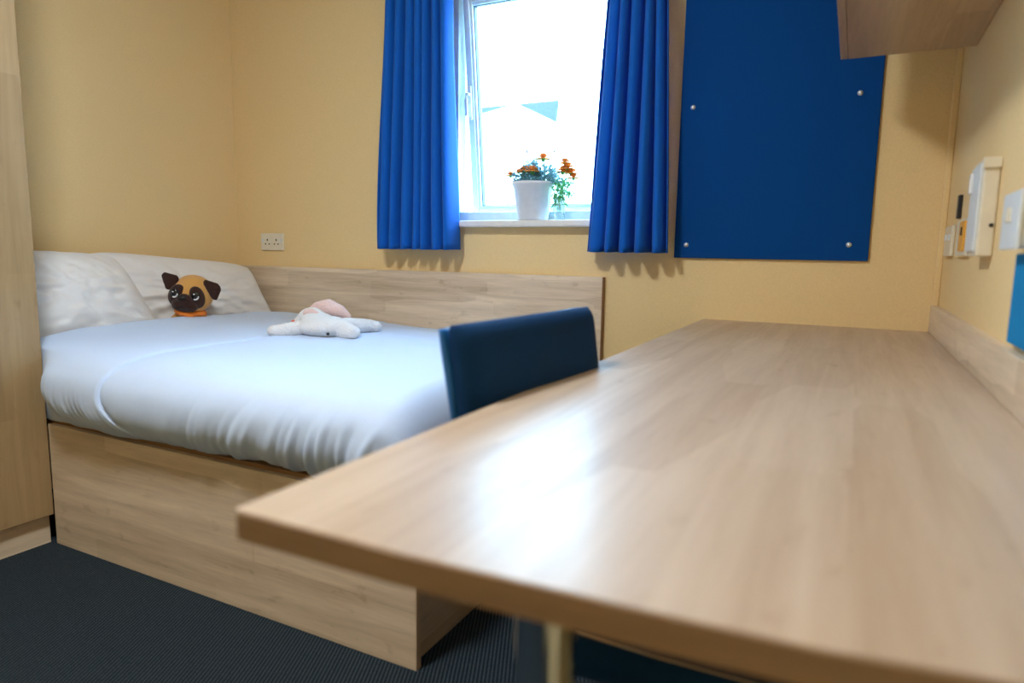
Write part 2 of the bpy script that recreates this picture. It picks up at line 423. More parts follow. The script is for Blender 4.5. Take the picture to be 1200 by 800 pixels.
# ------------------------------------------------------------------ desk
DZ, DT = .762, .027
DX0, DY0 = -.470, .392
dk = empty('desk', (-.1, 1.4, 0), 'long maple desk with brown front edging filling the foreground', 'desk')
FRONT = [(-.464, .392), (-.30, .393), (-.20, .398), (-.10, .403), (0, .410), (.10, .427), (XR-.0005, .455)]
def desk_top(bm, z0, z1, x0, x1, y0, y1, r):
    pts = []
    for (cx, cy, a0) in ((x0+r, y0+r, PI), ):
        for k in range(9):
            a = a0+PI/2*k/8; pts.append((cx+r*math.cos(a), cy+r*math.sin(a)))
    pts += [(x, y) for x, y in FRONT if x > x0+r]+[(x1, y1), (x0, y1)]
    lo = [bm.verts.new((x, y, z0)) for x, y in pts]; hi = [bm.verts.new((x, y, z1)) for x, y in pts]
    bm.faces.new(lo); bm.faces.new(hi)
    for i in range(len(pts)):
        j = (i+1) % len(pts); bm.faces.new((lo[i], lo[j], hi[j], hi[i]))
    return bm
obj('desktop', desk_top(nb(), DZ-DT, DZ, DX0, XR-.0005, DY0, YB-.0005, .006), M['desk'], dk)
bm = nb(); ro = []
for x, y in FRONT:
    ro.append([bm.verts.new((x, y+dy, z)) for dy, z in ((.0005, DZ-DT+.0005), (-.0022, DZ-DT+.001), (-.0022, DZ-.0015), (-.0015, DZ-.0008), (.0005, DZ-.0008))])
for A, B in zip(ro, ro[1:]):
    for i in range(5): bm.faces.new((A[i], A[(i+1) % 5], B[(i+1) % 5], B[i]))
bm.faces.new(ro[0]); bm.faces.new(ro[-1][::-1])
obj('front_edging', bm, M['edge'], dk)
bm = nb(); box(bm, DX0-.0022, DX0+.0005, DY0+.004, YB-.001, DZ-DT+.0005, DZ-.0008, bev=.0008)
obj('side_edging', bm, M['edge'], dk)
obj('upstand', bx(XR-.020, XR-.0005, .46, YB-.0005, DZ, DZ+.085, bev=.002), M['maple_y'], dk)
for (x, y) in ((-.243, .565), (-.243, 2.25)):
    bm = nb(); lathe(bm, x, y, [(0, .006), (.034, .006), (.034, .02), (.030, .024), (.030, DZ-DT-.008), (.045, DZ-DT-.006), (.045, DZ-DT), (0, DZ-DT)], 36)
    lathe(bm, x, y, [(0, 0), (.026, 0), (.026, .006), (0, .006)], 24)
    obj('leg', bm, M['chrome'], dk, smooth=False)

# ------------------------------------------------------------------ wardrobe
wd = empty('wardrobe', (-2.58, .7, 0), 'tall maple wardrobe at the left edge of the photo', 'wardrobe')
WY0, WY1, WFX = .20, 1.2095, -2.310
obj('carcass', bx(XL+.0005, WFX-.020, WY0, WY1, .10, 2.20, bev=.001), M['maple_z'], wd)
obj('plinth', bx(XL+.0005, WFX-.026, WY0+.002, WY1-.002, 0, .10), M['maple_y'], wd)
for a, b, hy in ((WY0, .697, .65), (.700, WY1, .745)):
    d = obj('door', bx(WFX-.019, WFX, a, b, .102, 2.20, bev=.0015), M['maple_z'], wd)
    bm = nb(); tube(bm, [(WFX, hy, 1.02), (WFX+.028, hy, 1.025), (WFX+.028, hy, 1.175), (WFX, hy, 1.18)], .005)
    obj('handle', bm, M['chrome'], d, smooth=True)

# ------------------------------------------------------------------ bed base
FX, FYB = -.854, 1.2115
bd = empty('bed_base', (-1.85, 1.8, 0), 'boxed maple bed base with a raised board along the back wall', 'bed')
obj('front_panel', bx(WFX+.001, FX, FYB, FYB+.019, 0, .409, bev=.001), M['maple_x'], bd)
obj('edge_strip', bx(FX, FX+.0015, FYB+.0005, FYB+.0185, .0005, .4085), M['box_edge'], bd)
obj('foot_panel', bx(FX-.040, FX-.021, FYB+.0195, YB-.0285, 0, .409, bev=.001), M['maple_y'], bd)
obj('side_board', bx(XL+.0005, FX-.0005, YB-.028, YB-.0005, 0, .902, bev=.002), M['maple_x'], bd)
obj('board_edging', bx(FX-.0005, FX+.0015, YB-.0275, YB-.001, .0005, .901), M['brown_edge'], bd)
obj('platform', bx(XL+.0005, FX-.020, FYB+.020, YB-.0285, .392, .419, bev=.002), M['brown_edge'], bd)

# mattress
MT = bx(XL+.012, FX-.030, FYB+.025, YB-.034, .4195, .600, bev=.035, seg=5)
tag(obj('mattress', MT, M['cotton_warm'], origin=(-1.85, 1.8, .42), smooth=True), 'white mattress lying on the maple bed base under the duvet', 'mattress')

# ------------------------------------------------------------------ duvet
def sm(a, b, t):
    t = max(0, min(1, (t-a)/(b-a))); return t*t*(3-2*t)
def duvet_surface(off, xa, xb, nu, nv, seed, wr=1.0, head_round=.09, foot_drop=True, foldedge=False):
    """closed quilt: profile runs from under the near side, up, over and back to the side board"""
    prof = [(1.30, .424), (1.245, .428), (1.192, .446), (1.156, .490), (1.145, .545), (1.160, .597), (1.215, .637), (1.32, .660),
            (1.50, .670), (1.80, .674), (2.10, .672), (2.30, .666), (2.405, .656), (2.444, .640)]
    # arc-length resample
    P = [Vector((0, y, z)) for y, z in prof]
    def cr(p0, p1, p2, p3, t):
        return .5*((2*p1)+(-p0+p2)*t+(2*p0-5*p1+4*p2-p3)*t*t+(-p0+3*p1-3*p2+p3)*t**3)
    dense = []
    for i in range(len(P)-1):
        p0 = P[max(0, i-1)]; p3 = P[min(len(P)-1, i+2)]
        for k in range(12): dense.append(cr(p0, P[i], P[i+1], p3, k/12))
    dense.append(P[-1])
    L = [0]
    for a, b in zip(dense, dense[1:]): L.append(L[-1]+(b-a).length)
    def at(s):
        s *= L[-1]
        for i in range(len(L)-1):
            if L[i+1] >= s:
                f = (s-L[i])/max(1e-9, L[i+1]-L[i]); p = dense[i].lerp(dense[i+1], f)
                t = (dense[min(i+2, len(dense)-1)]-dense[max(0, i-1)]).normalized()
                return p, Vector((0, -t.z, t.y)) if True else None
        return dense[-1], Vector((0, 0, 1))
    bm = nb(); rows = []
    def wander(q): return .05*math.sin((q.y-1.2)*2.4) - .03*(1-sm(1.14, 1.5, q.y)) + .10*(1-sm(.42, .56, q.z)) + .006*noise.noise((q.y*14, q.z*14, seed+3))
    for j in range(nv+1):
        s = (j/nv); s = .5*(s + s**1.35)
        p, n = at(s)
        row = []
        for i in range(nu+1):
            u = i/nu; x = xa+(xb-xa)*u
            q = p.copy()
            # near side stays clear of the wardrobe beyond its corner
            side = 1-sm(1.20, 1.42, q.y) if q.z > .43 else 1
            lim = sm(-2.335, -2.14, x)
            if q.y < 1.32: q.y = q.y + (1-lim)*max(0, 1.215-q.y+.012)*1.0 if q.y < 1.215+.012 else q.y
            # swell of the quilt
            q.z += .010*noise.noise((x*2.2, q.y*2.4, seed))*(1 if q.z > .6 else .3)
            # head end mound
            if q.z > .6: q.z += .018*(1-sm(-2.5, -2.2, x))*sm(1.15, 1.5, q.y)
            # creases: diagonal on the near side, soft on top
            cs = (1-sm(.56, .645, q.z))*sm(.42, .45, q.z)
            d = 0
            t1 = x*1.0 - (q.z-.5)*.42*(1+noise.noise((x*3, 7.7, seed)))
            mk = .45+1.3*max(0, noise.noise((x*3.1, q.z*4, seed+31))+.25) + 1.3*sm(-1.28, -1.08, x)
            d += .0105*cs*mk*wr*noise.noise((t1*15, q.z*2.4, seed+2))
            d += .0075*cs*mk*wr*noise.noise((t1*46, q.z*4, seed+5))*(1-.6*sm(.5, .62, q.z))
            d += .0045*wr*noise.noise((x*6+q.y*2.5, q.y*7, seed+8))
            # scallop along tuck line
            d -= .005*cs*(1-sm(.43, .49, q.z))*abs(math.sin(x*23+2*noise.noise((x*4, 0, seed))))
            dd = off
            # rounded ends
            eh = min(1, max(0, (x-xa)/head_round)); ef = min(1, max(0, (xb-x)/head_round))
            if foldedge:
                ef = min(1, max(0, (xb-x)/.010)); dd = off*math.sqrt(max(0, 1-(1-ef)**2)); dd = dd if ef > 0 else -.010
            if not foldedge:
                fx = -1.87+wander(q)
                dd = .009*sm(.002, .020, x-fx)*(1-.6*sm(.02, .35, x-fx))
            q += n*(d+dd)
            rh = math.sqrt(max(0, 1-(1-eh)**2))
            drop = .11
            q.z = max(q.z*1.0-(1-rh)*drop*(1 if q.z > .56 else 0), min(q.z, .425))
            if not foldedge and foot_drop:
                rf = math.sqrt(max(0, 1-(1-ef)**2)); q.z = .430+(q.z-.430)*(.12+.88*rf); q.y = q.y+(1.22-q.y)*(1-rf) if q.y < 1.22 else q.y
            # fold line wanders
            if foldedge: q.x = x + u*wander(q)
            else: q.x = x
            row.append(bm.verts.new(q))
        rows.append(row)
    for A, B in zip(rows, rows[1:]):
        for i in range(nu): bm.faces.new((A[i], A[i+1], B[i+1], B[i]))
    return bm
dv = empty('duvet', (-1.7, 1.8, .6), 'white duvet covering the bed, head end folded back', 'duvet')
def foot_hang(bm):
    return bm
obj('cover', duvet_surface(0., -2.50, -.838, 300, 140, 4), M['cotton'], dv, smooth=True, mods=[('SOLIDIFY', dict(thickness=.012, offset=-1))])
obj('turned_down_fold', duvet_surface(.013, -2.53, -1.87, 130, 130, 4, wr=.8, foldedge=True), M['cotton'], dv, smooth=True,
    mods=[('SOLIDIFY', dict(thickness=.010, offset=-1))])

# ------------------------------------------------------------------ pillows
def pillow(label, q, thick, seed, m, bulge=.5):
    """q: lower near, lower far, upper far, upper near corners of the slip; puffed on both faces"""
    a, b, c, d = [Vector(p) for p in q]; Nn = (b-a).cross(d-a).normalized()
    if Nn.x < 0: Nn = -Nn
    bm = nb(); n = 60
    def pt(i, j, s):
        u, v = i/n, j/n; U, V = 2*u-1, 2*v-1
        # cushion outline: sides bow inwards between pointed corners, corners pulled in slightly
        cu = .5+.5*U*(1-.045*(1-V*V)-.08*(abs(U*V))**4); cv = .5+.5*V*(1-.050*(1-U*U)-.15*(abs(U*V))**4)
        p = (a*(1-cu)+b*cu)*(1-cv)+(d*(1-cu)+c*cu)*cv
        e = ((1-U*U)*(1-V*V))
        e = max(0, e)**.60
        k = 1+.22*noise.noise((u*2.5, v*2.5, seed))
        dd = thick*.5*e*k
        ang = math.atan2(V, U); rad = math.hypot(U, V)
        dd += .034*e*noise.noise((math.cos(ang)*4, math.sin(ang)*4, rad*1.2+seed))*rad
        dd += .014*e*noise.noise((u*14+v*7, v*6-u*3, seed+6))
        dd += .008*e*noise.noise((u*9-v*16, v*9+u*5, seed+9))
        return p+Nn*dd*s
    g = {}
    for s_ in (1, -1):
        for i in range(n+1):
            for j in range(n+1):
                edge = i in (0, n) or j in (0, n)
                if s_ == -1 and edge: g[(s_, i, j)] = g[(1, i, j)]
                else: g[(s_, i, j)] = bm.verts.new(pt(i, j, s_ if not edge else 0))
        for i in range(n):
            for j in range(n):
                f = [g[(s_, i, j)], g[(s_, i+1, j)], g[(s_, i+1, j+1)], g[(s_, i, j+1)]]
                bm.faces.new(f if s_ == 1 else f[::-1])
    o = obj('pillow', bm, m, origin=(a+b)/2, smooth=True)
    return tag(o, label, 'pillow', 'white pillows at the head of the bed')
pillow('white pillow beside the wardrobe, nearer of the two', [(-2.60, 1.225, .62), (-2.53, 1.83, .610), (-2.735, 1.745, .962), (-2.765, 1.21, .985)], .19, 21, M['cotton_warm'])
pillow('white pillow behind the toy pug, further from the wardrobe', [(-2.715, 1.64, .60), (-2.535, 2.440, .615), (-2.715, 2.42, .915), (-2.785, 1.62, .985)], .18, 33, M['cotton_warm'])

# ------------------------------------------------------------------ toy pug
PX, PY, PZ = -2.465, 1.885, .800
pug = empty('toy_pug', (PX, PY, .61), 'small tan plush pug toy sitting against the pillows', 'soft toy')
fw = Vector((.50, -.87, -.05)).normalized()          # where it looks
rt_ = Vector((fw.y*-1, fw.x, 0)).normalized()        # its left as seen: image right
rt_ = Vector((-fw.y, fw.x, 0)).normalized(); up_ = rt_.cross(fw).normalized() if rt_.cross(fw).z > 0 else fw.cross(rt_).normalized()
roll = math.radians(-7)
r2 = rt_*math.cos(roll)+up_*math.sin(roll); u2 = up_*math.cos(roll)-rt_*math.sin(roll)
BAS = Matrix((r2, fw, u2)).transposed()              # local x=image right, y=forward, z=up
HC = Vector((PX, PY, PZ-.008))+r2*.006
def hp(x, y, z): return HC+r2*x+fw*y+u2*z
bm = nb(); ell(bm, hp(0, 0, 0), (.083, .072, .070), BAS, 28); ell(bm, hp(0, .02, -.022), (.076, .060, .050), BAS, 24)
ell(bm, hp(0, -.01, .03), (.072, .06, .054), BAS, 24)
head = obj('head', bm, M['fur_tan'], pug, mods=[REM(.004), SMO(6)])
for s in (-1, 1):
    bm = nb()
    c = hp(s*.040, .057, .002)
    ell(bm, c, (.033, .019, .046), BAS @ Matrix.Rotation(s*-.30, 3, 'Y'), 22)
    obj('eye_patch', bm, M['fur_dark'], head, smooth=True)
bm = nb(); ell(bm, hp(-.002, .062, -.032), (.056, .032, .032), BAS, 22); ell(bm, hp(-.024, .070, -.036), (.028, .024, .024), BAS, 18)
ell(bm, hp(.024, .070, -.036), (.028, .024, .024), BAS, 18); ell(bm, hp(0, .078, -.008), (.032, .022, .022), BAS, 18)
obj('muzzle', bm, M['fur_dark'], head, mods=[REM(.003), SMO(4)])
bm = nb(); ell(bm, hp(-.002, .097, .000), (.017, .009, .010), BAS, 18); obj('nose', bm, M['fur_black'], head, smooth=True)
bm = nb(); tube(bm, [hp(-.020, .092, -.046), hp(-.008, .0955, -.040), hp(0, .0965, -.030), hp(.008, .0955, -.040), hp(.020, .092, -.046)], .0016, 6)
obj('mouth', bm, M['fur_black'], head)
for s in (-1, 1):
    bm = nb(); ell(bm, hp(s*.042, .073, .010), (.0175, .009, .0185), BAS, 20)
    e = obj('eye', bm, M['eye_black'], head, smooth=True)
    # white crescent below the pupil and a glint above
    bm = nb(); pts = [hp(s*.042+.0135*math.cos(a), .0795, .010+.0145*math.sin(a)) for a in [math.radians(t) for t in range(-115, 20, 15)]]
    tube(bm, pts, [.0012]+[.0034]*(len(pts)-2)+[.0012], 8); obj('eye_rim', bm, M['eye_white'], e, smooth=True)
    bm = nb(); ell(bm, hp(s*.042-.004, .0815, .017), (.004, .002, .003), BAS, 10); obj('eye_glint', bm, M['eye_white'], e, smooth=True)
def sm(a, b, t):
    t = max(0, min(1, (t-a)/(b-a))); return t*t*(3-2*t)
def ear(s):
    bm = nb()
    if s < 0: tri = [(-.036, .074), (-.132, .088), (-.088, -.004)]
    else: tri = [(.030, .080), (.130, .062), (.108, -.024)]
    n = 12; prev = None; rows = []
    A, B, C = [Vector((x, 0, z)) for x, z in tri]
    for side in (.007, -.007):
        vs = {}
        for i in range(n+1):
            for j in range(n+1-i):
                a = i/n; b = j/n; c = 1-a-b
                p = A*c+B*a+C*b
                # rounded outline and domed thickness
                m = max(0., min(a, b, c)*3)
                cen = (A+B+C)/3
                p = p+(cen-p)*.30*sm(.72, 1., max(a, b, c))
                th = side*(.15+m**.6)
                q = hp(p.x, .018+.018*b+th, p.z)
                vs[(i, j)] = bm.verts.new(q)
        for i in range(n):
            for j in range(n-i):
                f = [vs[(i, j)], vs[(i+1, j)], vs[(i, j+1)]]
                bm.faces.new(f)
                if j < n-i-1: bm.faces.new([vs[(i+1, j)], vs[(i+1, j+1)], vs[(i, j+1)]])
        rows.append(vs)
    bd_ = [(i, 0) for i in range(n)]+[(n-k, k) for k in range(n)]+[(0, n-k) for k in range(n)]
    for k in range(len(bd_)):
        a, b = bd_[k], bd_[(k+1) % len(bd_)]
        bm.faces.new([rows[0][a], rows[0][b], rows[1][b], rows[1][a]])
    obj('ear', bm, M['fur_dark'], head, smooth=True, mods=[REM(.0025), SMO(6)])
ear(-1); ear(1)
bm = nb()
for k in range(1): pass
ringp = [Vector((PX, PY, .722))+r2*(.052*math.cos(t))+fw*(.046*math.sin(t)+.012)+Vector((0, 0, .003*math.sin(3*t))) for t in [i*2*PI/28 for i in range(29)]]
tube(bm, ringp, .012, 10); ell(bm, Vector((PX, PY, .715))+fw*.060+r2*.012, (.022, .010, .014), BAS, 14)
obj('collar', bm, M['orange'], pug, smooth=True)
bm = nb(); ell(bm, (PX, PY, .680), (.062, .052, .062), None, 22)
for s in (-1, 1):
    a = Vector((PX, PY, .70))+r2*s*.052; b = a+fw*.05+r2*s*.018-Vector((0, 0, .035))
    tube(bm, [a, (a+b)/2, b], [.018, .019, .017], 12); ell(bm, b, (.019, .019, .018), None, 12)
    c = Vector((PX, PY, .635))+r2*s*.04+fw*.05; ell(bm, c, (.028, .04, .022), BAS, 14)
obj('body', bm, M['fur_tan'], pug, mods=[REM(.004), SMO(5)])

# ------------------------------------------------------------------ white plush toy lying on the duvet
D2 = Vector((.89, .455, 0)).normalized(); E2 = Vector((-.455, .89, 0)).normalized()
PC = Vector((-1.705, 1.845, .692))
pl = empty('plush_rabbit', (PC.x, PC.y, .675), 'white plush toy with pink ears lying on the duvet', 'soft toy')
B2 = Matrix((D2, E2, Vector((0, 0, 1)))).transposed()
def pp(x, y, z): return PC+D2*x+E2*y+Vector((0, 0, z))
bm = nb()
ell(bm, pp(.010, -.02, .022), (.098, .075, .040), B2, 26)
ell(bm, pp(-.030, .03, .032), (.065, .06, .038), B2, 22)
tube(bm, [pp(.06, -.03, .018), pp(.10, -.055, .010), pp(.125, -.075, .006)], [.034, .032, .024], 14); ell(bm, pp(.125, -.075, .008), (.028, .032, .024), B2, 14)
tube(bm, [pp(.07, .02, .02), pp(.12, .06, .018), pp(.155, .10, .014)], [.032, .028, .024], 14); ell(bm, pp(.160, .105, .010), (.034, .030, .024), B2, 14)
bodyo = obj('body', bm, M['fur_white'], pl, mods=[REM(.005), SMO(4)])
bm = nb(); ell(bm, pp(-.062, .08, .040), (.056, .052, .042), B2, 24); ell(bm, pp(-.10, .07, .028), (.030, .030, .024), B2, 16)
obj('head', bm, M['fur_white'], pl, mods=[REM(.005), SMO(4)])
bm = nb(); tube(bm, [pp(-.085, .09, .050), pp(-.050, .105, .076), pp(-.010, .105, .082), pp(.035, .10, .064), pp(.075, .10, .040)], [.016, .026, .032, .028, .012], 12)
obj('ear', bm, M['fur_pink'], pl, mods=[REM(.004), SMO(4)])
bm = nb(); tube(bm, [pp(-.085, .07, .050), pp(-.075, .05, .062), pp(-.05, .03, .066), pp(-.02, .01, .06)], [.010, .016, .017, .010], 12)
obj('ear', bm, M['fur_pink'], pl, mods=[REM(.004), SMO(4)])
bm = nb(); tube(bm, [pp(-.06, -.03, .02), pp(-.11, -.055, .012), pp(-.150, -.062, .008)], [.026, .026, .022], 14)
ell(bm, pp(-.155, -.062, .008), (.028, .026, .022), B2, 14)
obj('paw', bm, M['fur_white'], pl, mods=[REM(.004), SMO(3)])
bm = nb(); ell(bm, pp(-.126, .055, .030), (.009, .007, .006), B2, 12); obj('nose', bm, M['coral'], pl, smooth=True)
bm = nb(); ell(bm, pp(.042, -.094, .004), (.006, .005, .005), B2, 12); obj('button', bm, M['dark'], pl, smooth=True)

# ------------------------------------------------------------------ chair at the desk
ch = empty('desk_chair', (-.30, 1.04, 0), 'navy upholstered chair pushed in at the left side of the desk', 'chair')
def cushion(bm, corners, thick, nrm, n=18, round_=.35):
    """corners: 4 points a,b,c,d; puffed pad of given thickness along nrm"""
    a, b, c, d = [Vector(p) for p in corners]; nrm = Vector(nrm).normalized(); g = {}
    cen = (a+b+c+d)/4
    for s in (1, -1):
        for i in range(n+1):
            for j in range(n+1):
                u = .5-.5*math.cos(PI*i/n); v = .5-.5*math.cos(PI*j/n)
                p = (a*(1-u)+b*u)*(1-v)+(d*(1-u)+c*u)*v
                e = min(1, (min(u, 1-u)*12)) ; f = min(1, (min(v, 1-v)*10))
                h = math.sqrt(max(0, 1-(1-e)**2))*math.sqrt(max(0, 1-(1-f)**2))
                dome = 1+.12*(1-(2*u-1)**2)*(1-(2*v-1)**2)
                edge = i in (0, n) or j in (0, n)
                if s == -1 and edge: g[(s, i, j)] = g[(1, i, j)]
                else: g[(s, i, j)] = bm.verts.new(p+nrm*thick*.5*h*s*dome)
        for i in range(n):
            for j in range(n):
                q = [g[(s, i, j)], g[(s, i+1, j)], g[(s, i+1, j+1)], g[(s, i, j+1)]]
                bm.faces.new(q if s == 1 else q[::-1])
    return bm
TZ = .884
ta, tb = Vector((-.527, .838, TZ-.003)), Vector((-.484, 1.300, TZ-.002))
dn = Vector((.042, .016, -.30))
nb_ = (tb-ta).cross(dn).normalized()
if nb_.x < 0: nb_ = -nb_
off = nb_*.0
bk = obj('backrest', cushion(nb(), [ta+off, tb+off, tb+dn+off+Vector((0, -.02, 0)), ta+dn+off], .050, nb_), M['chair_blue'], ch, smooth=True)
bo = -nb_*.020
bm = cushion(nb(), [ta+bo+Vector((0, -.004, -.004)), tb+bo, tb+dn+bo+Vector((0, -.02, 0)), ta+dn+bo+Vector((0, -.004, 0))], .020, nb_)
obj('back_shell', bm, M['chair_shell'], bk, smooth=True)
SZ = .444
st_o = obj('seat', cushion(nb(), [(-.345, .785, SZ), (.105, .795, SZ), (.10, 1.245, SZ), (-.345, 1.255, SZ)], .080, (0, 0, 1)), M['chair_blue'], ch, smooth=True)
bm = nb(); tube(bm, [(-.325, .835, SZ+.030), (-.300, .800, SZ+.0345), (-.19, .796, SZ+.0345), (.05, .803, SZ+.0345), (.085, .83, SZ+.033)], .0013, 8)
obj('piping', bm, M['piping'], st_o, smooth=True)
obj('seat_pan', bx(-.320, .080, .840, 1.205, SZ-.050, SZ-.034, bev=.004), M['black'], ch)
for y in (.885, 1.165):
    bm = nb(); tube(bm, [(-.24, y, SZ-.045), (-.36, y, SZ-.045), (-.405, y, SZ-.02), (-.425, y, SZ+.05), (-.475, y, .60), (-.498, y, .72)], .011)
    obj('back_support', bm, M['chrome'], ch, smooth=True)
for y in (.800, 1.235):
    bm = nb(); tube(bm, [(-.31, y, SZ-.050), (.07, y, SZ-.050)], .011); obj('seat_rail', bm, M['chrome'], ch, smooth=True)
    for x, fx in ((-.29, -.37), (.06, .10)):
        bm = nb(); tube(bm, [(x, y, SZ-.050), ((x+fx)/2, y, .23), (fx, y, .010)], .011)
        l = obj('leg', bm, M['chrome'], ch, smooth=True)
        bm = nb(); tube(bm, [(fx, y, .012), (fx, y, 0)], [.013, .015]); obj('foot_cap', bm, M['black'], l, smooth=True)

# ------------------------------------------------------------------ window sill: potted plant and glass of marigolds
SILL = 1.120
pt_ = empty('potted_plant', (-1.158, 2.487, SILL), 'white tapered pot of grey green foliage and orange flowers on the window sill', 'plant')
cx, cy = -1.172, 2.487
obj('pot', lathe(nb(), cx, cy, [(0, SILL), (.058, SILL), (.062, SILL+.006), (.083, SILL+.136), (.088, SILL+.138), (.089, SILL+.150), (.083, SILL+.150), (.080, SILL+.132), (0, SILL+.128)], 48), M['ceramic'], pt_, smooth=True)
obj('soil', lathe(nb(), cx, cy, [(0, SILL+.1285), (.0785, SILL+.1325), (.078, SILL+.137), (0, SILL+.140)], 32), M['soil'], pt_)
def leafquad(bm, p, d, w, l, rnd):
    d = d.normalized(); s = d.cross(Vector((rnd.uniform(-1, 1), rnd.uniform(-1, 1), rnd.uniform(-1, 1)))).normalized()
    nn = d.cross(s)
    a = bm.verts.new(p); b = bm.verts.new(p+d*l*.5+s*w+nn*l*.06); c = bm.verts.new(p+d*l+nn*l*.0); e = bm.verts.new(p+d*l*.5-s*w+nn*l*.06)
    f = bm.verts.new(p+d*l*.5-nn*l*.04)
    bm.faces.new((a, b, f)); bm.faces.new((b, c, f)); bm.faces.new((c, e, f)); bm.faces.new((e, a, f))
rnd = random.Random(5)
bm = nb(); bs = nb()
base = Vector((cx, cy, SILL+.138))
for k in range(110):
    t = rnd.uniform(0, 1)
    tipx = rnd.uniform(-.085, .150); tipz = rnd.uniform(.02, .125)*(1-.6*max(0, -tipx-.02)/.07)*(1 - .9*max(0, tipx-.08)/.06)
    tip = base+Vector((tipx, rnd.uniform(-.06, .035), tipz))
    st_ = base+Vector((max(-.06, min(.06, tipx*.6)), rnd.uniform(-.04, .04), -.006))
    mid = (tip+st_)/2+Vector((0, 0, .012)); tube(bs, [st_, mid, tip], [.0013, .0011, .0007], 5)
    for q in range(18):
        f = rnd.uniform(.15, 1); p = st_.lerp(mid, f*2) if f < .5 else mid.lerp(tip, f*2-1)
        d = Vector((rnd.uniform(-1, 1), rnd.uniform(-1, 1), rnd.uniform(-.3, 1.1)))
        leafquad(bm, p, d, .0023, rnd.uniform(.012, .024), rnd)
obj('stems', bs, M['leaf'], pt_)
obj('foliage', bm, M['leaf'], pt_)
def flower(parent, p, r, stem_from, rnd, droop=0.):
    p = Vector(p)
    bm = nb(); N_ = 15
    for lay, (rr, zz) in enumerate(((1, -.10), (.8, .12), (.55, .32), (.3, .45))):
        for k in range(N_-lay*3):
            a = 2*PI*k/(N_-lay*3)+lay*.3+rnd.uniform(-.1, .1)
            d = Vector((math.cos(a), math.sin(a), zz-droop*.4)).normalized()
            w = r*.34; s = Vector((-math.sin(a), math.cos(a), 0)); L_ = r*rr
            o_ = p+Vector((0, 0, r*(.1+.16*lay)))
            v = [o_+d*L_*.15-s*w*.3, o_+d*L_*.15+s*w*.3, o_+d*L_*.8+s*w, o_+d*L_*1.02+s*w*.5+Vector((0, 0, -r*.1)), o_+d*L_*1.02-s*w*.5+Vector((0, 0, -r*.1)), o_+d*L_*.8-s*w]
            vv = [bm.verts.new(x) for x in v]; bm.faces.new(vv)
            vv2 = [bm.verts.new(x-Vector((0, 0, .0008))) for x in v]; bm.faces.new(vv2[::-1])
            for i in range(6):
                j = (i+1) % 6; bm.faces.new((vv[i], vv[j], vv2[j], vv2[i]))
    ell(bm, p+Vector((0, 0, r*.3)), (r*.35, r*.35, r*.3), None, 10)
    fl = obj('flower', bm, M['petal'], parent)
    bm = nb(); sf = Vector(stem_from); tube(bm, [sf, (sf+p)/2+Vector((.004, 0, .008)), p], .0014, 6)
    ell(bm, p-Vector((0, 0, r*.15)), (r*.28, r*.28, r*.35), None, 10)
    obj('flower_stem', bm, M['leaf_green'], fl)
for (x, z, r, y) in ((-1.267, 1.300, .018, 2.46), (-1.205, 1.318, .021, 2.465), (-1.165, 1.312, .024, 2.45), (-1.130, 1.362, .023, 2.475), (-1.222, 1.309, .014, 2.44)):
    flower(pt_, (x+.004, y, z), r*1.25, (max(cx-.06, min(cx+.06, x+.01)), cy, SILL+.135), rnd)
for (x, z, dx) in ((-1.196, 1.392, 0), (-1.083, 1.386, .006)):
    bm = nb(); tube(bm, [(cx+.0, cy, SILL+.136), ((x+cx)/2, 2.47, 1.33), (x, 2.47, z-.01)], .0009, 5); ell(bm, (x+dx, 2.47, z), (.0032, .0032, .011), Matrix.Rotation(.45 if dx else 0, 3, 'Y'), 8)
    obj('flower_bud', bm, M['bud'], pt_)
# glass of marigolds
vx, vy = -1.052, 2.475
vs_ = empty('flower_glass', (vx, vy, SILL), 'small clear glass with an orange marigold cluster right of the white pot', 'vase')
obj('glass', lathe(nb(), vx, vy, [(0, SILL), (.019, SILL), (.021, SILL+.004), (.025, SILL+.085), (.0235, SILL+.085), (.0195, SILL+.010), (0, SILL+.008)], 32), M['vase_glass'], vs_, smooth=True)
obj('water', lathe(nb(), vx, vy, [(0, SILL+.009), (.0188, SILL+.0105), (.0212, SILL+.045), (0, SILL+.045)], 24), M['vase_glass'], vs_, smooth=True)
bm = nb()
for k in range(40):
    a = rnd.uniform(0, 2*PI); tip = Vector((vx+rnd.uniform(-.035, .06), vy+rnd.uniform(-.03, .03), SILL+rnd.uniform(.05, .165)))
    st_ = Vector((vx+.008*math.cos(a), vy+.008*math.sin(a), SILL+.03+.04*rnd.random()))
    md_ = (st_+tip)/2+Vector((0, 0, .03)); tube(bm, [st_, md_, tip], .0008, 4)
    for q in range(9):
        f = rnd.uniform(.35, 1); p = md_.lerp(tip, f)
        leafquad(bm, p, Vector((rnd.uniform(-1, 1), rnd.uniform(-1, 1), rnd.uniform(-1.1, .4))), .003, rnd.uniform(.014, .026), rnd)
obj('leaves', bm, M['leaf_green'], vs_)
for (x, z, r) in ((-1.022, 1.338, .020), (-1.012, 1.315, .026), (-1.030, 1.305, .022), (-.995, 1.298, .022), (-.985, 1.280, .018)):
    flower(vs_, (x, 2.45, z), r*1.25, (vx, vy, SILL+.075), rnd)

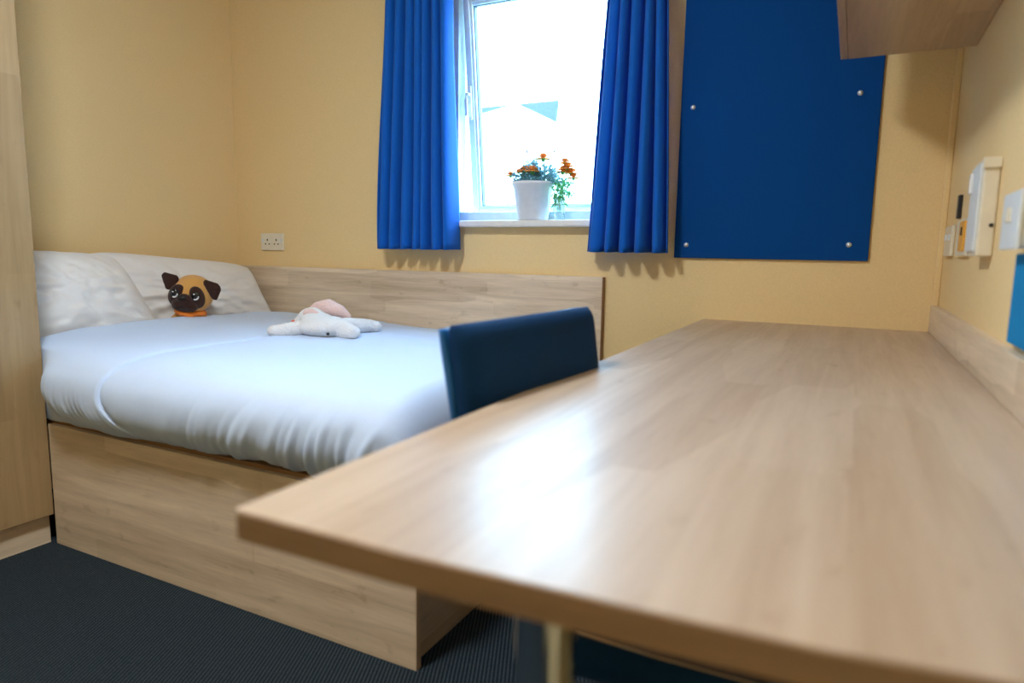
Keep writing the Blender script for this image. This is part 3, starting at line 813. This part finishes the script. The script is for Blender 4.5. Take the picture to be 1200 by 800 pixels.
# ------------------------------------------------------------------ unseen ceiling lamp, added as fill light for the room
cl = empty('ceiling_fill_lamp', (-1.12, .42, ZC), 'round opal ceiling lamp added out of view as fill light', 'ceiling lamp')
obj('base', lathe(nb(), -1.12, .42, [(0, ZC-.0005), (.17, ZC-.0005), (.17, ZC-.03), (.16, ZC-.034), (0, ZC-.034)], 40), M['white_paint'], cl)
def emis(name, col, st):
    m = bpy.data.materials.new(name); m.use_nodes = True; nt = m.node_tree
    b = nt.nodes['Principled BSDF']; b.inputs['Base Color'].default_value = (.9, .88, .84, 1)
    b.inputs['Emission Color'].default_value = (*col, 1); b.inputs['Emission Strength'].default_value = st
    return m
LAMP = 47.
obj('diffuser', lathe(nb(), -1.12, .42, [(.155, ZC-.034), (.150, ZC-.06), (.11, ZC-.085), (0, ZC-.095), (0, ZC-.0345)], 40), emis('fill_lamp_diffuser', (.86, .93, 1.), LAMP), cl, smooth=True)

# ------------------------------------------------------------------ outside
struct('ground', bx(-40, 40, YB+T+.5, 60, -3.2, -3.0), M['ground'])
nbld = empty('neighbouring_house', (-4.5, 12, -3.0), 'white house with a blue slate roof and front gable seen through the window', 'building')
yh = 9.0
bm = nb(); box(bm, -9.0, -4.3, yh+.25, yh+6, -3.0, 2.70)
obj('walls', bm, M['render_white'], nbld)
def prism(bm, quad, y0, y1):
    lo = [bm.verts.new((x, y0, z)) for x, z in quad]; hi = [bm.verts.new((x, y1, z)) for x, z in quad]
    bm.faces.new(lo); bm.faces.new(hi[::-1])
    for i in range(len(quad)):
        j = (i+1) % len(quad); bm.faces.new((lo[i], hi[i], hi[j], lo[j]))
    return bm
# main roof: slope rising away from the street, ridge parallel to the wall
bm = nb()
e0, e1 = (yh+.2, 2.72), (yh+.8, 3.325)
q = [(-9.1, e0), (-4.02, e0), (-4.216, e1), (-9.1, e1)]
vs = [bm.verts.new((x, yz[0], yz[1])) for x, yz in q]+[bm.verts.new((x, yz[0]+.02, yz[1]-.10)) for x, yz in q]
for f in ((0, 1, 2, 3), (7, 6, 5, 4), (0, 4, 5, 1), (1, 5, 6, 2), (2, 6, 7, 3), (3, 7, 4, 0)): bm.faces.new([vs[i] for i in f])
obj('roof', bm, M['slate'], nbld)
bm = nb(); prism(bm, [(-6.3, -3.0), (-3.75, -3.0), (-3.75, 2.75), (-4.547, 3.135), (-6.3, 2.83)], yh, yh+2.4)
obj('gable', bm, M['render_white'], nbld)

# ------------------------------------------------------------------ world, camera
w = bpy.data.worlds.new('overcast_sky'); S.world = w; w.use_nodes = True
nt = w.node_tree; bg = nt.nodes['Background']
tc = nt.nodes.new('ShaderNodeTexCoord'); sp = nt.nodes.new('ShaderNodeSeparateXYZ'); rp = nt.nodes.new('ShaderNodeValToRGB')
nt.links.new(tc.outputs['Generated'], sp.inputs[0]); nt.links.new(sp.outputs['Z'], rp.inputs['Fac'])
rp.color_ramp.elements[0].color = (.44, .74, 1, 1); rp.color_ramp.elements[1].color = (.34, .62, 1, 1)
nt.links.new(rp.outputs['Color'], bg.inputs['Color']); bg.inputs['Strength'].default_value = 7.5

cam = bpy.data.cameras.new('camera'); co = bpy.data.objects.new('camera', cam); COL.objects.link(co)
R = Matrix(((.8913,  .4532, .0167), (-.0748, .1105, .9911), (-.4473, .8846, -.1322)))
yaw, pitch, rol = math.radians(26.827), math.radians(7.598), math.radians(.9566)
fwd = Vector((-math.sin(yaw)*math.cos(pitch), math.cos(yaw)*math.cos(pitch), -math.sin(pitch)))
rg = Vector((math.cos(yaw), math.sin(yaw), 0)); up = rg.cross(fwd)
r3 = rg*math.cos(rol)+up*math.sin(rol); u3 = up*math.cos(rol)-rg*math.sin(rol)
mw = Matrix((r3, u3, -fwd)).transposed().to_4x4(); mw.translation = (0, 0, CAM_H)
co.matrix_world = mw
cam.sensor_width = 36; cam.lens = 781.32/1200*36; cam.clip_start = .01; cam.clip_end = 200
cam.dof.use_dof = True; cam.dof.focus_distance = 2.75; cam.dof.aperture_fstop = 2.4
S.camera = co
S.view_settings.view_transform = 'Standard'; S.view_settings.look = 'None'
S.view_settings.gamma = 1; S.view_settings.use_curve_mapping = False; S.view_settings.exposure = 1.72
